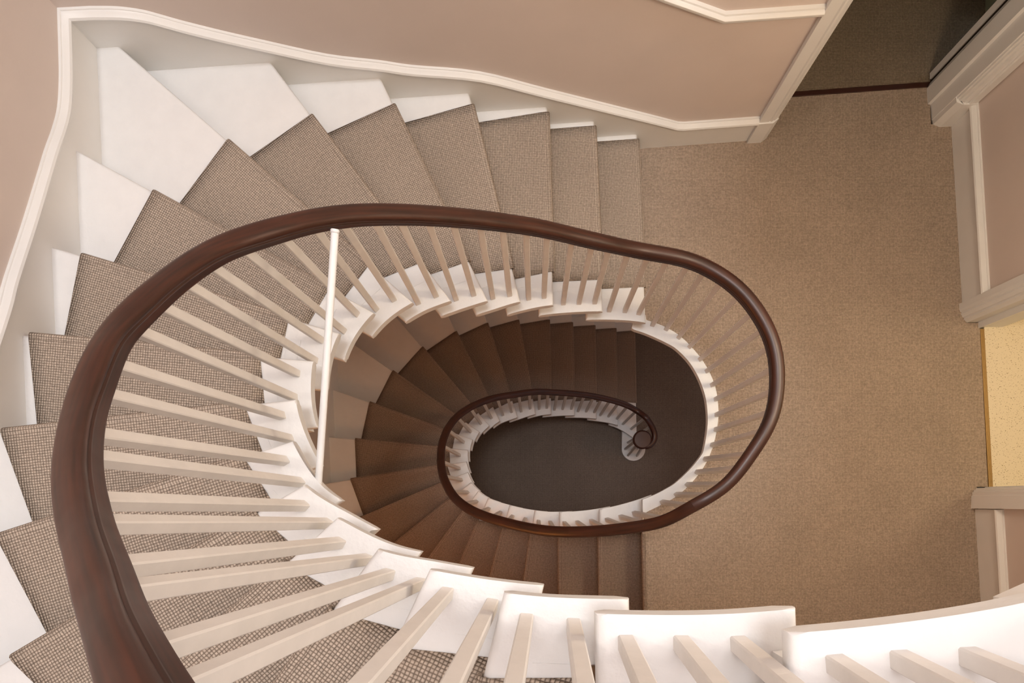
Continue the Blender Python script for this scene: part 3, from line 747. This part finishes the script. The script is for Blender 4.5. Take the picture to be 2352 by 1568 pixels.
# keep order: drop the first heads that fall inside the lead-in
lr2 = sp + lead
for p, l in zip(lrp, low):
    if l[5] > -0.22: lr2.append(p)
# join with the upper balustrade rail
j = [Vector((p.x, p.y, p.z)) for p in rp[:1]]
jz = rp[0]
def resample(pts, step):
    out = [pts[0].copy()]; acc = 0.0
    for a, b in zip(pts[:-1], pts[1:]):
        L = (b - a).length; t = step - acc
        while t <= L:
            out.append(a.lerp(b, t / L)); t += step
        acc = (acc + L) % step if L > 0 else acc
        acc = L - (t - step)
    if (out[-1] - pts[-1]).length > step * .3: out.append(pts[-1].copy())
    return out
def taubin(pts, it, hold=3):
    pts = [p.copy() for p in pts]
    for i in range(it):
        for lam in (0.5, -0.515):
            q = [p.copy() for p in pts]
            for j in range(1, len(pts) - 1):
                wgt = lam if hold <= j else 0.0
                q[j] = pts[j] + ((pts[j - 1] + pts[j + 1]) * 0.5 - pts[j]) * wgt
            pts = q
    return pts
whole = resample(catmull(lr2 + rp, 4), 0.03)
hold = int(1.0 * 0.75 / 0.03)
nsp = 24
whole = taubin(whole, 160, nsp)
js = min(range(len(whole)), key=lambda i: (whole[i] - rp[0]).length)
low_path = whole[:js + 1]; up_path = whole[js:]
def head_on_rail(p, z, path):
    path = catmull(path, 4)
    q = min((r for r in path if abs(r.z - z) < 0.25), key=lambda r: (r.x - p.x) ** 2 + (r.y - p.y) ** 2)
    return q
for f in feet:
    q = head_on_rail(f[4], f[3], up_path)
    baluster(up_bal, f[0], f[1], Vector((q.x, q.y)), q.z + 0.010, f[5])
for (b, zb, t, zt, nm, kk) in low:
    q = head_on_rail(t, zt, low_path)
    baluster(lo_bal, b, zb, Vector((q.x, q.y)), q.z + 0.010, Vector((-nm.y, nm.x)))
sweep('handrail', low_path, RAIL, M_WOOD, lo_bal, 1)
sweep('handrail', up_path, RAIL, M_WOOD, up_bal, 1)
# scroll disc with its newel sticks
bm = bmesh.new()
prof = [(0.0, 0.090), (0.080, 0.089), (0.090, 0.084), (0.096, 0.074), (0.097, 0.062), (0.093, 0.052), (0.088, 0.044), (0.086, 0.012), (0.080, 0.004), (0.0, 0.004)]
NS = 40; rings = []
for (r_, z_) in prof:
    rings.append([bm.verts.new((sc_c.x + r_ * math.cos(2 * math.pi * i / NS), sc_c.y + r_ * math.sin(2 * math.pi * i / NS), zs + z_)) for i in range(NS)] if r_ > 0 else [bm.verts.new((sc_c.x, sc_c.y, zs + z_))])
for a, b in zip(rings[:-1], rings[1:]):
    for i in range(NS):
        i2 = (i + 1) % NS
        if len(a) == 1: bm.faces.new((a[0], b[i], b[i2]))
        elif len(b) == 1: bm.faces.new((a[i], b[0], a[i2]))
        else: bm.faces.new((a[i], b[i], b[i2], a[i2]))
bmesh.ops.recalc_face_normals(bm, faces=bm.faces)
me = bpy.data.meshes.new('scroll'); bm.to_mesh(me); bm.free()
me.uv_layers.new(name='UVMap')
o = link_mesh('scroll', me, M_WOOD, lo_bal, True); me.set_sharp_from_angle(angle=math.radians(18))
for (u, v) in ((1442.4, 1016), (1436, 1031), (1442.5, 1045.5), (1463, 1046.5), (1452, 1033), (1466, 1030)):
    b = U(u, v, -4.02); t = sc_c + (b - pc) * 0.55
    baluster(lo_bal, b, -4.02, t, zs + 0.01, (b - pc) if (b - pc).length > .01 else Vector((1, 0)))

# iron stay between the handrail and the outer edge of the flight above it
a = U(771, 531, 2.11); b = U(731, 1143, 1.93)
a3 = Vector((a.x + .0, a.y + .004, 2.115)); b3 = Vector((b.x - .006, b.y - .03, 1.925))
bm = bmesh.new(); d = b3 - a3
bmesh.ops.create_cone(bm, cap_ends=True, segments=20, radius1=0.0105, radius2=0.0105, depth=d.length)
me = bpy.data.meshes.new('rod'); bm.to_mesh(me); bm.free()
st = thing('stay_rod', tuple(b3), 'thin white round iron rod crossing the curve of the well', 'rod')
ro = link_mesh('rod', me, M_WHITE, st, True); me.set_sharp_from_angle(angle=math.radians(50))
ro.rotation_mode = 'QUATERNION'; ro.rotation_quaternion = d.to_track_quat('Z', 'Y'); ro.location = (a3 + b3) / 2 - b3
bm = bmesh.new(); bmesh.ops.create_cone(bm, cap_ends=True, segments=16, radius1=0.0125, radius2=0.0112, depth=0.008)
me = bpy.data.meshes.new('collar'); bm.to_mesh(me); bm.free()
co = link_mesh('collar', me, M_WHITE, st, True); co.rotation_mode = 'QUATERNION'; co.rotation_quaternion = d.to_track_quat('Z', 'Y'); co.location = (a3 - b3) * 0.992
